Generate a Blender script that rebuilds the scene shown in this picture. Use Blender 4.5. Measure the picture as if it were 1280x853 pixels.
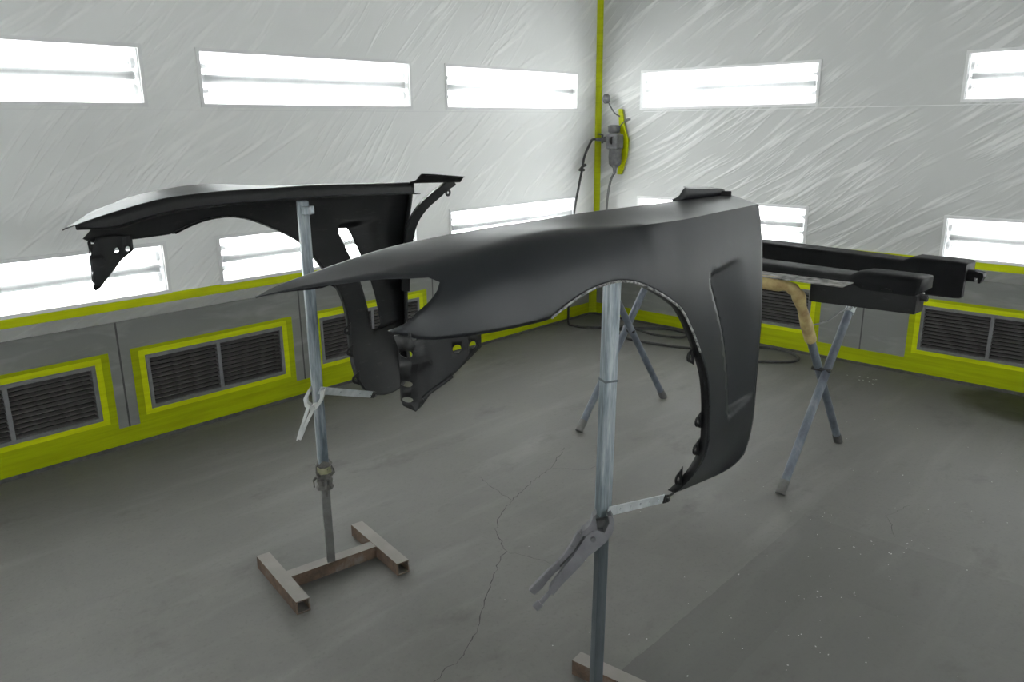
import bpy, bmesh, math, random
from mathutils import Vector, Matrix
from mathutils.geometry import delaunay_2d_cdt

for o in list(bpy.data.objects):
    bpy.data.objects.remove(o, do_unlink=True)
scene = bpy.context.scene
COL = scene.collection
random.seed(7)

# ------------------------------------------------------------------ camera
YAW, PITCH, ROLL = 0.7553, 0.2697, -0.0099
CAM = Vector((-5.0266, -3.8447, 1.4703))
F_PX = 979.6
fw = Vector((math.cos(YAW) * math.cos(PITCH), math.sin(YAW) * math.cos(PITCH), -math.sin(PITCH)))
rt = Vector((math.sin(YAW), -math.cos(YAW), 0))
up = rt.cross(fw)
rt2 = rt * math.cos(ROLL) + up * math.sin(ROLL)
up2 = up * math.cos(ROLL) - rt * math.sin(ROLL)
cd = bpy.data.cameras.new('camera')
cam = bpy.data.objects.new('camera', cd)
COL.objects.link(cam)
cam.matrix_world = Matrix(((rt2.x, up2.x, -fw.x, CAM.x), (rt2.y, up2.y, -fw.y, CAM.y), (rt2.z, up2.z, -fw.z, CAM.z), (0, 0, 0, 1)))
cd.sensor_fit = 'HORIZONTAL'
cd.sensor_width = 36.0
cd.lens = F_PX / 1280 * 36.0
cd.clip_start = 0.02
scene.camera = cam

# ------------------------------------------------------------------ world, exposure (all light comes from the tubes)
world = bpy.data.worlds.new('world')
scene.world = world
world.use_nodes = True
world.node_tree.nodes['Background'].inputs[0].default_value = (0.6, 0.65, 0.7, 1)
world.node_tree.nodes['Background'].inputs[1].default_value = 0.02
TUBE_STRENGTH = 22.5
vs = scene.view_settings
vs.view_transform = 'Standard'
vs.look = 'None'
vs.gamma = 1.0
vs.use_curve_mapping = False
vs.exposure = 0.0

# ------------------------------------------------------------------ helpers
def tag(o, label=None, cat=None, group=None, kind=None):
    if label: o['label'] = label
    if cat: o['category'] = cat
    if group: o['group'] = group
    if kind: o['kind'] = kind
    return o

def empty(name, loc=(0, 0, 0), rot=(0, 0, 0)):
    o = bpy.data.objects.new(name, None)
    o.empty_display_size = 0.05
    COL.objects.link(o)
    o.location = loc
    o.rotation_euler = rot
    return o

class MB:
    """collects boxes, tubes and prisms into ONE mesh"""
    def __init__(s):
        s.v = []; s.f = []
    def add(s, verts, faces):
        n = len(s.v)
        s.v += [tuple(p) for p in verts]
        s.f += [tuple(n + i for i in f) for f in faces]
        return s
    def box(s, a, b):
        x0, y0, z0 = [min(a[i], b[i]) for i in range(3)]
        x1, y1, z1 = [max(a[i], b[i]) for i in range(3)]
        return s.add([(x0, y0, z0), (x1, y0, z0), (x1, y1, z0), (x0, y1, z0), (x0, y0, z1), (x1, y0, z1), (x1, y1, z1), (x0, y1, z1)],
                     [(0, 3, 2, 1), (4, 5, 6, 7), (0, 1, 5, 4), (1, 2, 6, 5), (2, 3, 7, 6), (3, 0, 4, 7)])
    def obox(s, c, ax, ay, az):
        """oriented box: centre and three half-axis vectors"""
        c, ax, ay, az = map(Vector, (c, ax, ay, az))
        vs_ = [c + i * ax + j * ay + k * az for k in (-1, 1) for (i, j) in ((-1, -1), (1, -1), (1, 1), (-1, 1))]
        return s.add(vs_, [(0, 3, 2, 1), (4, 5, 6, 7), (0, 1, 5, 4), (1, 2, 6, 5), (2, 3, 7, 6), (3, 0, 4, 7)])
    def tube(s, pts, r, n=10, cap=True, rot=0.0):
        pts = [Vector(p) for p in pts]
        rs = r if isinstance(r, (list, tuple)) else [r] * len(pts)
        base = len(s.v)
        t0 = (pts[1] - pts[0]).normalized()
        ref = Vector((0, 0, 1)) if abs(t0.z) < .9 else Vector((1, 0, 0))
        a = t0.cross(ref).normalized(); b = t0.cross(a)
        for i, p in enumerate(pts):
            t = (pts[min(i + 1, len(pts) - 1)] - pts[max(i - 1, 0)]).normalized()
            a = (a - t * a.dot(t)).normalized(); b = t.cross(a)
            for k in range(n):
                an = 2 * math.pi * k / n + rot
                s.v.append(tuple(p + rs[i] * (math.cos(an) * a + math.sin(an) * b)))
        for i in range(len(pts) - 1):
            for k in range(n):
                k2 = (k + 1) % n
                s.f.append((base + i * n + k, base + i * n + k2, base + (i + 1) * n + k2, base + (i + 1) * n + k))
        if cap:
            s.f.append(tuple(base + k for k in reversed(range(n))))
            s.f.append(tuple(base + (len(pts) - 1) * n + k for k in range(n)))
        return s
    def prism(s, poly, mapf, t0, t1):
        """polygon in 2D extruded from t0 to t1 through mapf(a, b, t) -> xyz"""
        n = len(poly)
        vs_ = [mapf(a, b, t0) for a, b in poly] + [mapf(a, b, t1) for a, b in poly]
        fs = [tuple(reversed(range(n))), tuple(range(n, 2 * n))] + [(i, (i + 1) % n, n + (i + 1) % n, n + i) for i in range(n)]
        return s.add(vs_, fs)
    def mesh(s, name, smooth=None):
        me = bpy.data.meshes.new(name)
        me.from_pydata(s.v, [], s.f)
        bm = bmesh.new(); bm.from_mesh(me)
        bmesh.ops.recalc_face_normals(bm, faces=bm.faces)
        bm.to_mesh(me); bm.free()
        if smooth is not None:
            for p in me.polygons: p.use_smooth = True
            me.set_sharp_from_angle(angle=math.radians(smooth))
        me.update()
        return me
    def build(s, name, mat, parent=None, smooth=None, bevel=0):
        return link(name, s.mesh(name, smooth), mat, parent, bevel)

def link(name, me, mat, parent=None, bevel=0):
    o = bpy.data.objects.new(name, me)
    COL.objects.link(o)
    if mat and not me.materials: me.materials.append(mat)
    if parent: o.parent = parent
    if bevel:
        m = o.modifiers.new('bevel', 'BEVEL'); m.width = bevel; m.segments = 2; m.limit_method = 'ANGLE'
    return o

def catmull(pts, n=8):
    P = [Vector(p) for p in pts]; out = []
    for i in range(len(P) - 1):
        p0, p1, p2, p3 = P[max(i - 1, 0)], P[i], P[i + 1], P[min(i + 2, len(P) - 1)]
        for k in range(n):
            t = k / n
            out.append(0.5 * ((2 * p1) + (p2 - p0) * t + (2 * p0 - 5 * p1 + 4 * p2 - p3) * t * t + (3 * p1 - p0 - 3 * p2 + p3) * t ** 3))
    out.append(P[-1])
    return out

# ------------------------------------------------------------------ materials
def lin(r, g, b):
    f = lambda c: (c / 255 / 12.92) if c / 255 <= .04045 else ((c / 255 + .055) / 1.055) ** 2.4
    return (f(r), f(g), f(b), 1)

class NT:
    def __init__(s, name):
        s.m = bpy.data.materials.new(name); s.m.use_nodes = True
        s.t = s.m.node_tree; s.p = s.t.nodes['Principled BSDF']
        s.tc = s.t.nodes.new('ShaderNodeTexCoord')
    def n(s, typ, **kw):
        nd = s.t.nodes.new(typ)
        for k, v in kw.items(): setattr(nd, k, v)
        return nd
    def l(s, a, b): s.t.links.new(a, b)
    def noise(s, scale, detail=4, rough=.55, vec=None, dist=0):
        nd = s.n('ShaderNodeTexNoise')
        nd.inputs['Scale'].default_value = scale; nd.inputs['Detail'].default_value = detail
        nd.inputs['Roughness'].default_value = rough; nd.inputs['Distortion'].default_value = dist
        s.l(vec if vec is not None else s.tc.outputs['Object'], nd.inputs['Vector'])
        return nd.outputs['Fac']
    def mapping(s, rot=(0, 0, 0), scale=(1, 1, 1), src=None):
        nd = s.n('ShaderNodeMapping')
        nd.inputs['Rotation'].default_value = rot; nd.inputs['Scale'].default_value = scale
        s.l(src if src is not None else s.tc.outputs['Object'], nd.inputs['Vector'])
        return nd.outputs[0]
    def ramp(s, fac, stops):
        nd = s.n('ShaderNodeValToRGB'); e = nd.color_ramp.elements
        while len(e) < len(stops): e.new(.5)
        for i, (p, c) in enumerate(stops):
            e[i].position = p; e[i].color = c if len(c) == 4 else (*c, 1)
        s.l(fac, nd.inputs[0])
        return nd.outputs[0]
    def math(s, op, a, b=None, clamp=False):
        nd = s.n('ShaderNodeMath', operation=op, use_clamp=clamp)
        for i, x in enumerate((a, b)):
            if x is None: continue
            if isinstance(x, (int, float)): nd.inputs[i].default_value = x
            else: s.l(x, nd.inputs[i])
        return nd.outputs[0]
    def mix(s, fac, a, b, mode='MIX'):
        nd = s.n('ShaderNodeMix', data_type='RGBA', blend_type=mode)
        for sock, x in ((nd.inputs[0], fac), (nd.inputs[6], a), (nd.inputs[7], b)):
            if isinstance(x, (int, float)): sock.default_value = x
            elif isinstance(x, tuple): sock.default_value = x if len(x) == 4 else (*x, 1)
            else: s.l(x, sock)
        return nd.outputs[2]
    def bump(s, h, strength=.2, dist=.01, prev=None):
        nd = s.n('ShaderNodeBump'); nd.inputs['Strength'].default_value = strength; nd.inputs['Distance'].default_value = dist
        s.l(h, nd.inputs['Height'])
        if prev is not None: s.l(prev, nd.inputs['Normal'])
        return nd.outputs[0]
    def set(s, **kw):
        for k, v in kw.items():
            k = k.replace('_', ' ')
            sock = s.p.inputs[k]
            if isinstance(v, (int, float, tuple)): sock.default_value = v
            else: s.l(v, sock)
        return s.m

def grainy(name, c1, c2, scale=12, rough=.5, metal=0.0, bumps=.1, rough_var=.12, detail=6, spec=.5):
    t = NT(name)
    f = t.noise(scale, detail, .6)
    col = t.ramp(f, [(.35, c1), (.68, c2)])
    r = t.ramp(t.noise(scale * 2.7, 4), [(.3, (rough - rough_var,) * 3), (.7, (rough + rough_var,) * 3)])
    nm = t.bump(t.noise(scale * 5, 5), bumps, .004)
    t.set(Base_Color=col, Roughness=r, Metallic=metal, Normal=nm)
    t.p.inputs['Specular IOR Level'].default_value = spec
    return t.m

M = {}
def make_materials():
    # white booth wall under wrinkled masking film: long diagonal creases, their glints painted in as whiter streaks
    def film(name, axis, base, hi, rough=.38):
        t = NT(name)
        H = (1, 0, 0) if axis == 'y' else (0, -1, 0)          # image-right direction along the wall
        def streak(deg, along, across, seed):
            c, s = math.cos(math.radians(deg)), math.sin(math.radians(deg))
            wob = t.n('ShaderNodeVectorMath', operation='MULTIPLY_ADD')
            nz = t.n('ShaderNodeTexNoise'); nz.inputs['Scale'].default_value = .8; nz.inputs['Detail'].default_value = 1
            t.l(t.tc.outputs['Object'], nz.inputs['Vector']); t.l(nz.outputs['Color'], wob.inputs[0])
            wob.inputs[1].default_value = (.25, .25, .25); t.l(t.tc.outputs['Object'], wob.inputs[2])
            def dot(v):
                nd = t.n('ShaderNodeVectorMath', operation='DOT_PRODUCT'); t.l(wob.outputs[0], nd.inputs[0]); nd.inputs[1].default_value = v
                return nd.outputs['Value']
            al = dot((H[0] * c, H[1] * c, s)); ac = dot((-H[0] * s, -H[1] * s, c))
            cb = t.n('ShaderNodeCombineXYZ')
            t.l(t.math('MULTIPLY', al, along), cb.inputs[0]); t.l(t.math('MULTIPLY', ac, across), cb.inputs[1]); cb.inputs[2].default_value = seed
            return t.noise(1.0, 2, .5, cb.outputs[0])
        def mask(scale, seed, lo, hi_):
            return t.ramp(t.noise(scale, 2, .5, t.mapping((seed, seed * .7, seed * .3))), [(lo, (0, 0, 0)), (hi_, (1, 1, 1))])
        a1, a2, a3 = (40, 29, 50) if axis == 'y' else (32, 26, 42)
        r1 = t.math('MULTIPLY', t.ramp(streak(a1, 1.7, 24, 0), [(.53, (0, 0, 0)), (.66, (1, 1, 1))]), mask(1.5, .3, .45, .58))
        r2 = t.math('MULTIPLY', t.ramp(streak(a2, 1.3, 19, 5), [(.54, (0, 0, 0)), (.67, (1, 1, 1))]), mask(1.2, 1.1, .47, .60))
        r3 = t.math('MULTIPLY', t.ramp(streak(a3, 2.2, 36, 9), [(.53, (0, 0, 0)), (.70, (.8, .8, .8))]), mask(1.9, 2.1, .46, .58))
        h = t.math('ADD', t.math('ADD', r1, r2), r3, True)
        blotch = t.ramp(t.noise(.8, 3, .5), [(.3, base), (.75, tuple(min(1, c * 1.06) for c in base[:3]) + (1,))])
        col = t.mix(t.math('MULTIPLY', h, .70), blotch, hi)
        nm = t.bump(h, .40, .012)
        t.set(Base_Color=col, Roughness=rough, Normal=nm)
        t.p.inputs['Specular IOR Level'].default_value = .4
        return t.m
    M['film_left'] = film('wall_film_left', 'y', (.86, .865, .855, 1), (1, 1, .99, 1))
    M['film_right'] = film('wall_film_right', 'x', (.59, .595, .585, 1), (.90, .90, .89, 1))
    M['plain_wall'] = grainy('plain_wall_paint', (.40, .405, .40, 1), (.44, .445, .44, 1), 3, .5, 0, .05)
    M['ceiling'] = grainy('ceiling_filter_cloth', (.42, .42, .41, 1), (.47, .47, .46, 1), 60, .9, 0, .3)
    # grey plenum panel under film
    t = NT('plenum_film_grey')
    cr = t.noise(1.0, 3, .6, t.mapping((.3, .5, .2), (3, 3, 14)), .6)
    col = t.mix(t.ramp(cr, [(.52, (0, 0, 0)), (.72, (.5, .5, .5))]), (.185, .19, .182, 1), (.29, .295, .285, 1))
    t.set(Base_Color=col, Roughness=.42, Normal=t.bump(cr, .35, .01)); M['plenum'] = t.m
    M['seam'] = grainy('panel_seam_dark', (.05, .05, .05, 1), (.08, .08, .08, 1), 30, .7)
    M['wrinkle'] = None
    # yellow masking tape
    def tape(name, c, rough=.4):
        t = NT(name)
        st = t.noise(1.0, 4, .6, t.mapping((0, 0, 0), (2.5, 2.5, 45)))
        col = t.mix(t.ramp(st, [(.4, (0, 0, 0)), (.7, (1, 1, 1))]), c, tuple(x * .78 for x in c[:3]) + (1,))
        t.set(Base_Color=col, Roughness=rough, Normal=t.bump(st, .25, .006)); t.p.inputs['Specular IOR Level'].default_value = .15; return t.m
    M['tape'] = tape('yellow_tape', (.53, .60, .004, 1))
    M['tape_thin'] = tape('yellow_tape_single_layer', (.32, .38, .003, 1))
    # metals and paints
    M['grille_frame'] = grainy('grille_frame_grey', (.14, .143, .15, 1), (.19, .193, .20, 1), 25, .5, .1)
    M['slat'] = grainy('grille_slat_dusty', (.075, .072, .069, 1), (.11, .105, .10, 1), 25, .6, .0)
    M['void'] = grainy('duct_dark', (.006, .006, .006, 1), (.010, .010, .010, 1), 10, .9)
    M['reflector'] = grainy('reflector_white', (.84, .85, .86, 1), (.88, .89, .90, 1), 5, .3, 0, 0)
    M['fixture_frame'] = grainy('fixture_frame_white', (.82, .82, .82, 1), (.86, .86, .86, 1), 20, .4, 0, .02)
    M['socket'] = grainy('lamp_socket_grey', (.36, .36, .365, 1), (.42, .42, .425, 1), 20, .5)
    t = NT('tube_glow'); t.set(Base_Color=(1, 1, 1, 1), Emission_Color=(.985, 1.0, .985, 1), Emission_Strength=TUBE_STRENGTH); M['tube'] = t.m
    # pane: clear film over the lamp opening
    t = NT('lamp_pane_film')
    out = t.t.nodes['Material Output']
    tr = t.n('ShaderNodeBsdfTransparent'); tr.inputs[0].default_value = (.97, .98, .98, 1)
    tl = t.n('ShaderNodeBsdfTranslucent'); tl.inputs[0].default_value = (.9, .92, .92, 1)
    gl = t.n('ShaderNodeBsdfGlossy'); gl.inputs['Roughness'].default_value = .15
    m1 = t.n('ShaderNodeMixShader'); m1.inputs[0].default_value = .10
    t.l(tr.outputs[0], m1.inputs[1]); t.l(tl.outputs[0], m1.inputs[2])
    m2 = t.n('ShaderNodeMixShader'); m2.inputs[0].default_value = .04
    t.l(m1.outputs[0], m2.inputs[1]); t.l(gl.outputs[0], m2.inputs[2])
    t.l(m2.outputs[0], out.inputs[0]); M['pane'] = t.m
    # floor: worn grey concrete with dust, stains, an old dark strip and an olive damp patch
    t = NT('floor_concrete')
    sep = t.n('ShaderNodeSeparateXYZ'); t.l(t.tc.outputs['Object'], sep.inputs[0])
    X, Y = sep.outputs[0], sep.outputs[1]
    big = t.noise(.9, 5, .6, None, .4); mid = t.noise(5, 6, .65, None, .3); fine = t.noise(70, 4, .6)
    sweep = t.noise(1.0, 4, .55, t.mapping((0, 0, math.radians(38)), (1.2, 7, 1)))
    base = t.ramp(big, [(.30, (0.1013, 0.1006, 0.0914, 1)), (.72, (0.1383, 0.1374, 0.1253, 1))])
    base = t.mix(.55, base, t.ramp(mid, [(.3, (0.0878, 0.0872, 0.0798, 1)), (.7, (0.1519, 0.1489, 0.1354, 1))]))
    base = t.mix(t.ramp(sweep, [(.52, (0, 0, 0)), (.75, (.6, .6, .6))]), base, (0.1755, 0.1743, 0.1598, 1))
    base = t.mix(t.ramp(fine, [(.30, (.30, .30, .30)), (.45, (0, 0, 0))]), base, (0.0675, 0.0670, 0.0607, 1))
    wob = t.math('MULTIPLY', t.math('SUBTRACT', t.noise(9, 3), .5), .02)
    Yw = t.math('ADD', Y, wob)
    s1 = t.math('MULTIPLY', t.math('LESS_THAN', Yw, -2.785), t.math('LESS_THAN', X, -2.25))
    s2 = t.math('MULTIPLY', t.math('LESS_THAN', Yw, -3.02), t.math('LESS_THAN', X, -2.7))
    fade = t.ramp(t.math('MULTIPLY', t.math('ADD', X, 3.4), .9, True), [(0, (1, 1, 1)), (1, (.35, .35, .35))])
    base = t.mix(t.math('MULTIPLY', t.math('MULTIPLY', s1, fade), .55), base, (0.0574, 0.0590, 0.0550, 1))
    base = t.mix(t.math('MULTIPLY', s2, .22), base, (0.1283, 0.1274, 0.1182, 1))
    # damp olive patch by the right wall
    dx = t.math('ADD', X, .30); dy = t.math('ADD', Y, 3.15)
    rr = t.math('SQRT', t.math('ADD', t.math('MULTIPLY', t.math('MULTIPLY', dx, dx), 3.0), t.math('MULTIPLY', t.math('MULTIPLY', dy, dy), 2.6)))
    rr = t.math('ADD', rr, t.math('MULTIPLY', t.math('SUBTRACT', t.noise(4, 4), .5), .35))
    base = t.mix(t.ramp(rr, [(.42, (.85, .85, .85)), (.60, (0, 0, 0))]), base, (0.0189, 0.0201, 0.0077, 1))
    spots = t.noise(2.3, 5, .7, t.mapping((0, 0, .4), (1, 1.6, 1)))
    base = t.mix(t.ramp(spots, [(.58, (0, 0, 0)), (.74, (.6, .6, .6))]), base, (0.0574, 0.0556, 0.0499, 1))
    rg = t.ramp(mid, [(.3, (.50, .5, .5)), (.7, (.68, .68, .68))])
    nm = t.bump(fine, .12, .004, t.bump(mid, .12, .02))
    t.set(Base_Color=base, Roughness=rg, Normal=nm)
    t.p.inputs['Specular IOR Level'].default_value = .35
    M['floor'] = t.m
    M['crack'] = grainy('crack_dark', (.034, .033, .031, 1), (.055, .053, .05, 1), 40, .9)
    M['fleck'] = grainy('paint_fleck_white', (.32, .32, .31, 1), (.5, .5, .48, 1), 60, .7)
    # fender primer
    t = NT('black_primer')
    f = t.noise(3, 5, .6); g = t.noise(90, 3, .6)
    col = t.ramp(f, [(.3, (.008, .0096, .0122, 1)), (.7, (.0115, .0134, .0164, 1))])
    t.set(Base_Color=col, Roughness=t.ramp(f, [(.3, (.38,) * 3), (.7, (.46,) * 3)]), Normal=t.bump(g, .03, .002))
    t.p.inputs['Specular IOR Level'].default_value = .46
    M['primer'] = t.m
    t = NT('black_inner_undercoat')
    f = t.noise(7, 6, .65); sc = t.noise(1, 5, .7, t.mapping((.2, .5, .3), (14, 14, 60)))
    col = t.mix(t.ramp(sc, [(.60, (0, 0, 0)), (.78, (.35, .35, .35))]), t.ramp(f, [(.3, (.006, .0064, .007, 1)), (.75, (.014, .0145, .0155, 1))]), (.10, .10, .105, 1))
    t.set(Base_Color=col, Roughness=t.ramp(f, [(.3, (.30,) * 3), (.7, (.55,) * 3)]), Normal=t.bump(f, .15, .006))
    t.p.inputs['Specular IOR Level'].default_value = .3
    M['inner'] = t.m
    t = NT('sanded_edge')
    f = t.noise(60, 5, .7)
    t.set(Base_Color=t.ramp(f, [(.40, (.05, .05, .052, 1)), (.58, (.42, .42, .41, 1))]), Roughness=.6); M['edge'] = t.m
    # stands
    t = NT('stand_tube_oversprayed')
    st = t.noise(1, 5, .65, t.mapping((0, 0, 0), (30, 30, 3)))
    col = t.ramp(st, [(.38, (.065, .088, .105, 1)), (.50, (.20, .235, .26, 1)), (.64, (.42, .45, .47, 1))])
    t.set(Base_Color=col, Roughness=.42, Metallic=.25, Normal=t.bump(st, .4, .004)); M['stand_pale'] = t.m
    t = NT('stand_tube_dark')
    st = t.noise(1, 5, .65, t.mapping((0, 0, 0), (26, 26, 3)))
    t.set(Base_Color=t.ramp(st, [(.3, (.045, .055, .062, 1)), (.72, (.13, .15, .165, 1))]), Roughness=.4, Metallic=.4, Normal=t.bump(st, .3, .004)); M['stand_dark'] = t.m
    M['stand_grey'] = grainy('stand_tube_dusty', (.085, .085, .082, 1), (.14, .14, .135, 1), 20, .6, .2)
    t = NT('rusty_base')
    f = t.noise(16, 7, .7); geo = t.n('ShaderNodeNewGeometry'); sp = t.n('ShaderNodeSeparateXYZ'); t.l(geo.outputs['Normal'], sp.inputs[0])
    rust = t.ramp(f, [(.36, (.055, .037, .026, 1)), (.52, (.105, .066, .042, 1)), (.68, (.14, .125, .11, 1))])
    dust = t.ramp(t.noise(9, 5), [(.3, (.20, .19, .172, 1)), (.7, (.25, .238, .22, 1))])
    t.set(Base_Color=t.mix(t.ramp(sp.outputs[2], [(.6, (0, 0, 0)), (.95, (.9, .9, .9))]), rust, dust), Roughness=.75, Normal=t.bump(f, .3, .004)); M['rust'] = t.m
    M['ragged_tape'] = grainy('ragged_old_tape', (.04, .04, .036, 1), (.12, .115, .10, 1), 35, .7, 0, .4)
    M['foam_tape'] = grainy('pale_tape_scrap', (.20, .20, .11, 1), (.28, .27, .17, 1), 35, .7)
    M['plier'] = grainy('plier_grey_overspray', (.088, .088, .096, 1), (.13, .13, .14, 1), 22, .5, .15)
    M['plier_pale'] = grainy('plier_pale_overspray', (.36, .37, .365, 1), (.50, .51, .50, 1), 22, .5, .2)
    M['dark_metal'] = grainy('dark_metal', (.02, .02, .021, 1), (.05, .05, .05, 1), 30, .45, .4)
    M['bar'] = grainy('pale_bar', (.36, .39, .40, 1), (.50, .53, .54, 1), 22, .45, .2)
    t = NT('trestle_blue_grey')
    st = t.noise(1, 5, .65, t.mapping((0, 0, 0), (16, 16, 5)))
    t.set(Base_Color=t.ramp(st, [(.3, (.055, .065, .085, 1)), (.55, (.115, .135, .165, 1)), (.75, (.20, .215, .235, 1))]), Roughness=.5, Normal=t.bump(st, .4, .004)); M['trestle'] = t.m
    M['yellow_pad'] = grainy('yellow_tape_padding', (.26, .17, .07, 1), (.52, .43, .19, 1), 14, .6, 0, .6)
    M['skirt'] = grainy('black_side_skirt', (.0055, .0058, .0065, 1), (.0085, .0088, .0098, 1), 8, .6, 0, .05, .08, 6, .14)
    M['skirt_worn'] = grainy('skirt_scuffed_flange', (.02, .02, .02, 1), (.34, .33, .31, 1), 26, .65, 0, .3)
    M['regulator'] = grainy('regulator_grey', (.09, .09, .095, 1), (.16, .16, .165, 1), 30, .5, .2)
    M['hose'] = grainy('hose_dark', (.022, .022, .022, 1), (.05, .05, .05, 1), 30, .6)
    M['hose_grey'] = grainy('hose_grey', (.12, .12, .12, 1), (.19, .19, .19, 1), 30, .6)
make_materials()

# ------------------------------------------------------------------ the booth
ROOM_X, ROOM_Y, CEIL = -6.7, -5.2, 2.62
CX, CY = -0.2279, -0.2157       # the corner of the lamp walls
PR = -0.10                      # the grille panel below is set back this far
Z_CREASE, Z_LEDGE = 0.611, 0.690
UP = (1.5764, 1.8053)           # upper lamp openings
LO = (0.7411, 0.9500)           # lower lamp openings
VENT_Z = (0.1614, 0.4266)
LEFT_LAMPS = [(0.2560, 1.4870), (1.7760, 3.0070), (3.2824, 4.5134), (4.80, 6.031)]
RIGHT_LAMPS = [(0.3835, 1.6145), (2.4107, 3.6417)]
LEFT_VENTS = [(0.728, 1.456), (1.690, 2.418), (2.660, 3.388), (3.617, 4.345), (4.575, 5.303)]
RIGHT_VENTS = [(0.932, 1.660), (2.3187, 3.0467)]
FAR_L, FAR_R = CX - ROOM_X, CY - ROOM_Y
NEAR_FILL_LAMPS = [(0.7, 1.931), (2.5, 3.731), (4.3, 5.531)]      # unseen, added behind the viewer to light floor and facing sides; along X
BACK_FILL_LAMPS = [(0.6, 1.831), (2.7, 3.931)]                    # unseen, added at the viewer's left for more light; along Y

fl = MB().box((ROOM_X - .1, ROOM_Y - .1, -.06), (.3, .3, 0)).build('floor', M['floor'])
tag(fl, 'worn grey concrete floor with cracks, stains and a darker strip', kind='structure')
tag(MB().box((ROOM_X - .1, ROOM_Y - .1, CEIL), (.3, .3, CEIL + .06)).build('ceiling', M['ceiling']), kind='structure')

def holed_wall(place, length, rows, z0, z1, thick):
    """boxes around rectangular openings; place(s, d, z) -> world; rows = [(za, zb, [(s0, s1)...])]"""
    mb = MB()
    def b(s0, s1, za, zb):
        if s1 - s0 > 1e-5 and zb - za > 1e-5: mb.box(place(s0, 0, za), place(s1, thick, zb))
    z = z0
    for za, zb, holes in rows:
        b(-.0, length, z, za)
        s = 0
        for h0, h1 in sorted(holes):
            b(s, h0, za, zb); s = h1
        b(s, length, za, zb)
        z = zb
    b(0, length, z, z1)
    return mb
pl_left = lambda s, d, z: (CX - s, CY + d, z)
pl_right = lambda s, d, z: (CX + d, CY - s, z)
pl_near = lambda s, d, z: (CX - s, ROOM_Y - d, z)
pl_back = lambda s, d, z: (ROOM_X - d, CY - s, z)
wl = holed_wall(pl_left, FAR_L, [(LO[0], LO[1], LEFT_LAMPS), (UP[0], UP[1], LEFT_LAMPS)], Z_LEDGE, CEIL, .14)
wl.add([(CX - FAR_L, CY, Z_LEDGE), (CX, CY, Z_LEDGE), (CX - PR, CY - PR, Z_CREASE), (CX - FAR_L, CY - PR, Z_CREASE)], [(0, 1, 2, 3)])
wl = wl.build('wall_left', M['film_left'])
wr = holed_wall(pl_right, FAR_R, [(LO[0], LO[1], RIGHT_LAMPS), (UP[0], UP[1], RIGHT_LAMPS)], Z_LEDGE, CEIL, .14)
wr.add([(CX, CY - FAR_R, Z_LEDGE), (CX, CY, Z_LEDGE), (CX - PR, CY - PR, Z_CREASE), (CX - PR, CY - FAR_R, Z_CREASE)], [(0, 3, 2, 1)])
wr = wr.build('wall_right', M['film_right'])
wn = holed_wall(pl_near, FAR_L, [(LO[0], LO[1], NEAR_FILL_LAMPS), (UP[0], UP[1], NEAR_FILL_LAMPS)], 0, CEIL, .14).build('wall_near', M['plain_wall'])
wb = holed_wall(pl_back, FAR_R, [(LO[0], LO[1], BACK_FILL_LAMPS), (UP[0], UP[1], BACK_FILL_LAMPS)], 0, CEIL, .14).build('wall_back', M['plain_wall'])
for o in (wl, wr, wn, wb): tag(o, kind='structure')

pq_left = lambda s, d, z: (CX - PR - s, CY - PR + d, z)
pq_right = lambda s, d, z: (CX - PR + d, CY - PR - s, z)
sh = lambda L: [(a - PR, b - PR) for a, b in L]
lowl = holed_wall(pq_left, FAR_L - PR, [(VENT_Z[0], VENT_Z[1], sh(LEFT_VENTS))], 0, Z_CREASE, .12).build('wall_left_lower', M['plenum'])
lowr = holed_wall(pq_right, FAR_R - PR, [(VENT_Z[0], VENT_Z[1], sh(RIGHT_VENTS))], 0, Z_CREASE, .12).build('wall_right_lower', M['plenum'])
tag(lowl, kind='structure'); tag(lowr, kind='structure')
FX, FY = CX - PR, CY - PR        # foot corner of the set-back panels
# upright panel seams half way between the grilles, and the seam below the upper lamps
for s in (3.502, 2.540, 1.573, 4.46):
    MB().box((CX - s - .004, FY - .001, .0), (CX - s + .004, FY + .002, Z_CREASE - .002)).build('seam', M['seam'], lowl)
for s in (1.99,):
    MB().box((FX - .001, CY - s - .004, .0), (FX + .002, CY - s + .004, Z_CREASE - .002)).build('seam', M['seam'], lowr)
MB().box((CX - FAR_L, CY - .003, UP[0] - .030), (CX - .2, CY + .001, UP[0] - .026)).build('seam', M['fixture_frame'], wl)
MB().box((CX - .003, CY - FAR_R, UP[0] - .030), (CX + .001, CY - .4, UP[0] - .026)).build('seam', M['fixture_frame'], wr)
# dark strip painted in for the shadow gap along the foot of the panels
tag(MB().box((CX - FAR_L, FY - .006, 0), (FX, FY + .002, .018)).build('shadow_gap_left', M['seam']), kind='structure')
tag(MB().box((FX - .006, CY - FAR_R, 0), (FX + .002, FY - .006, .018)).build('shadow_gap_right', M['seam']), kind='structure')

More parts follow.
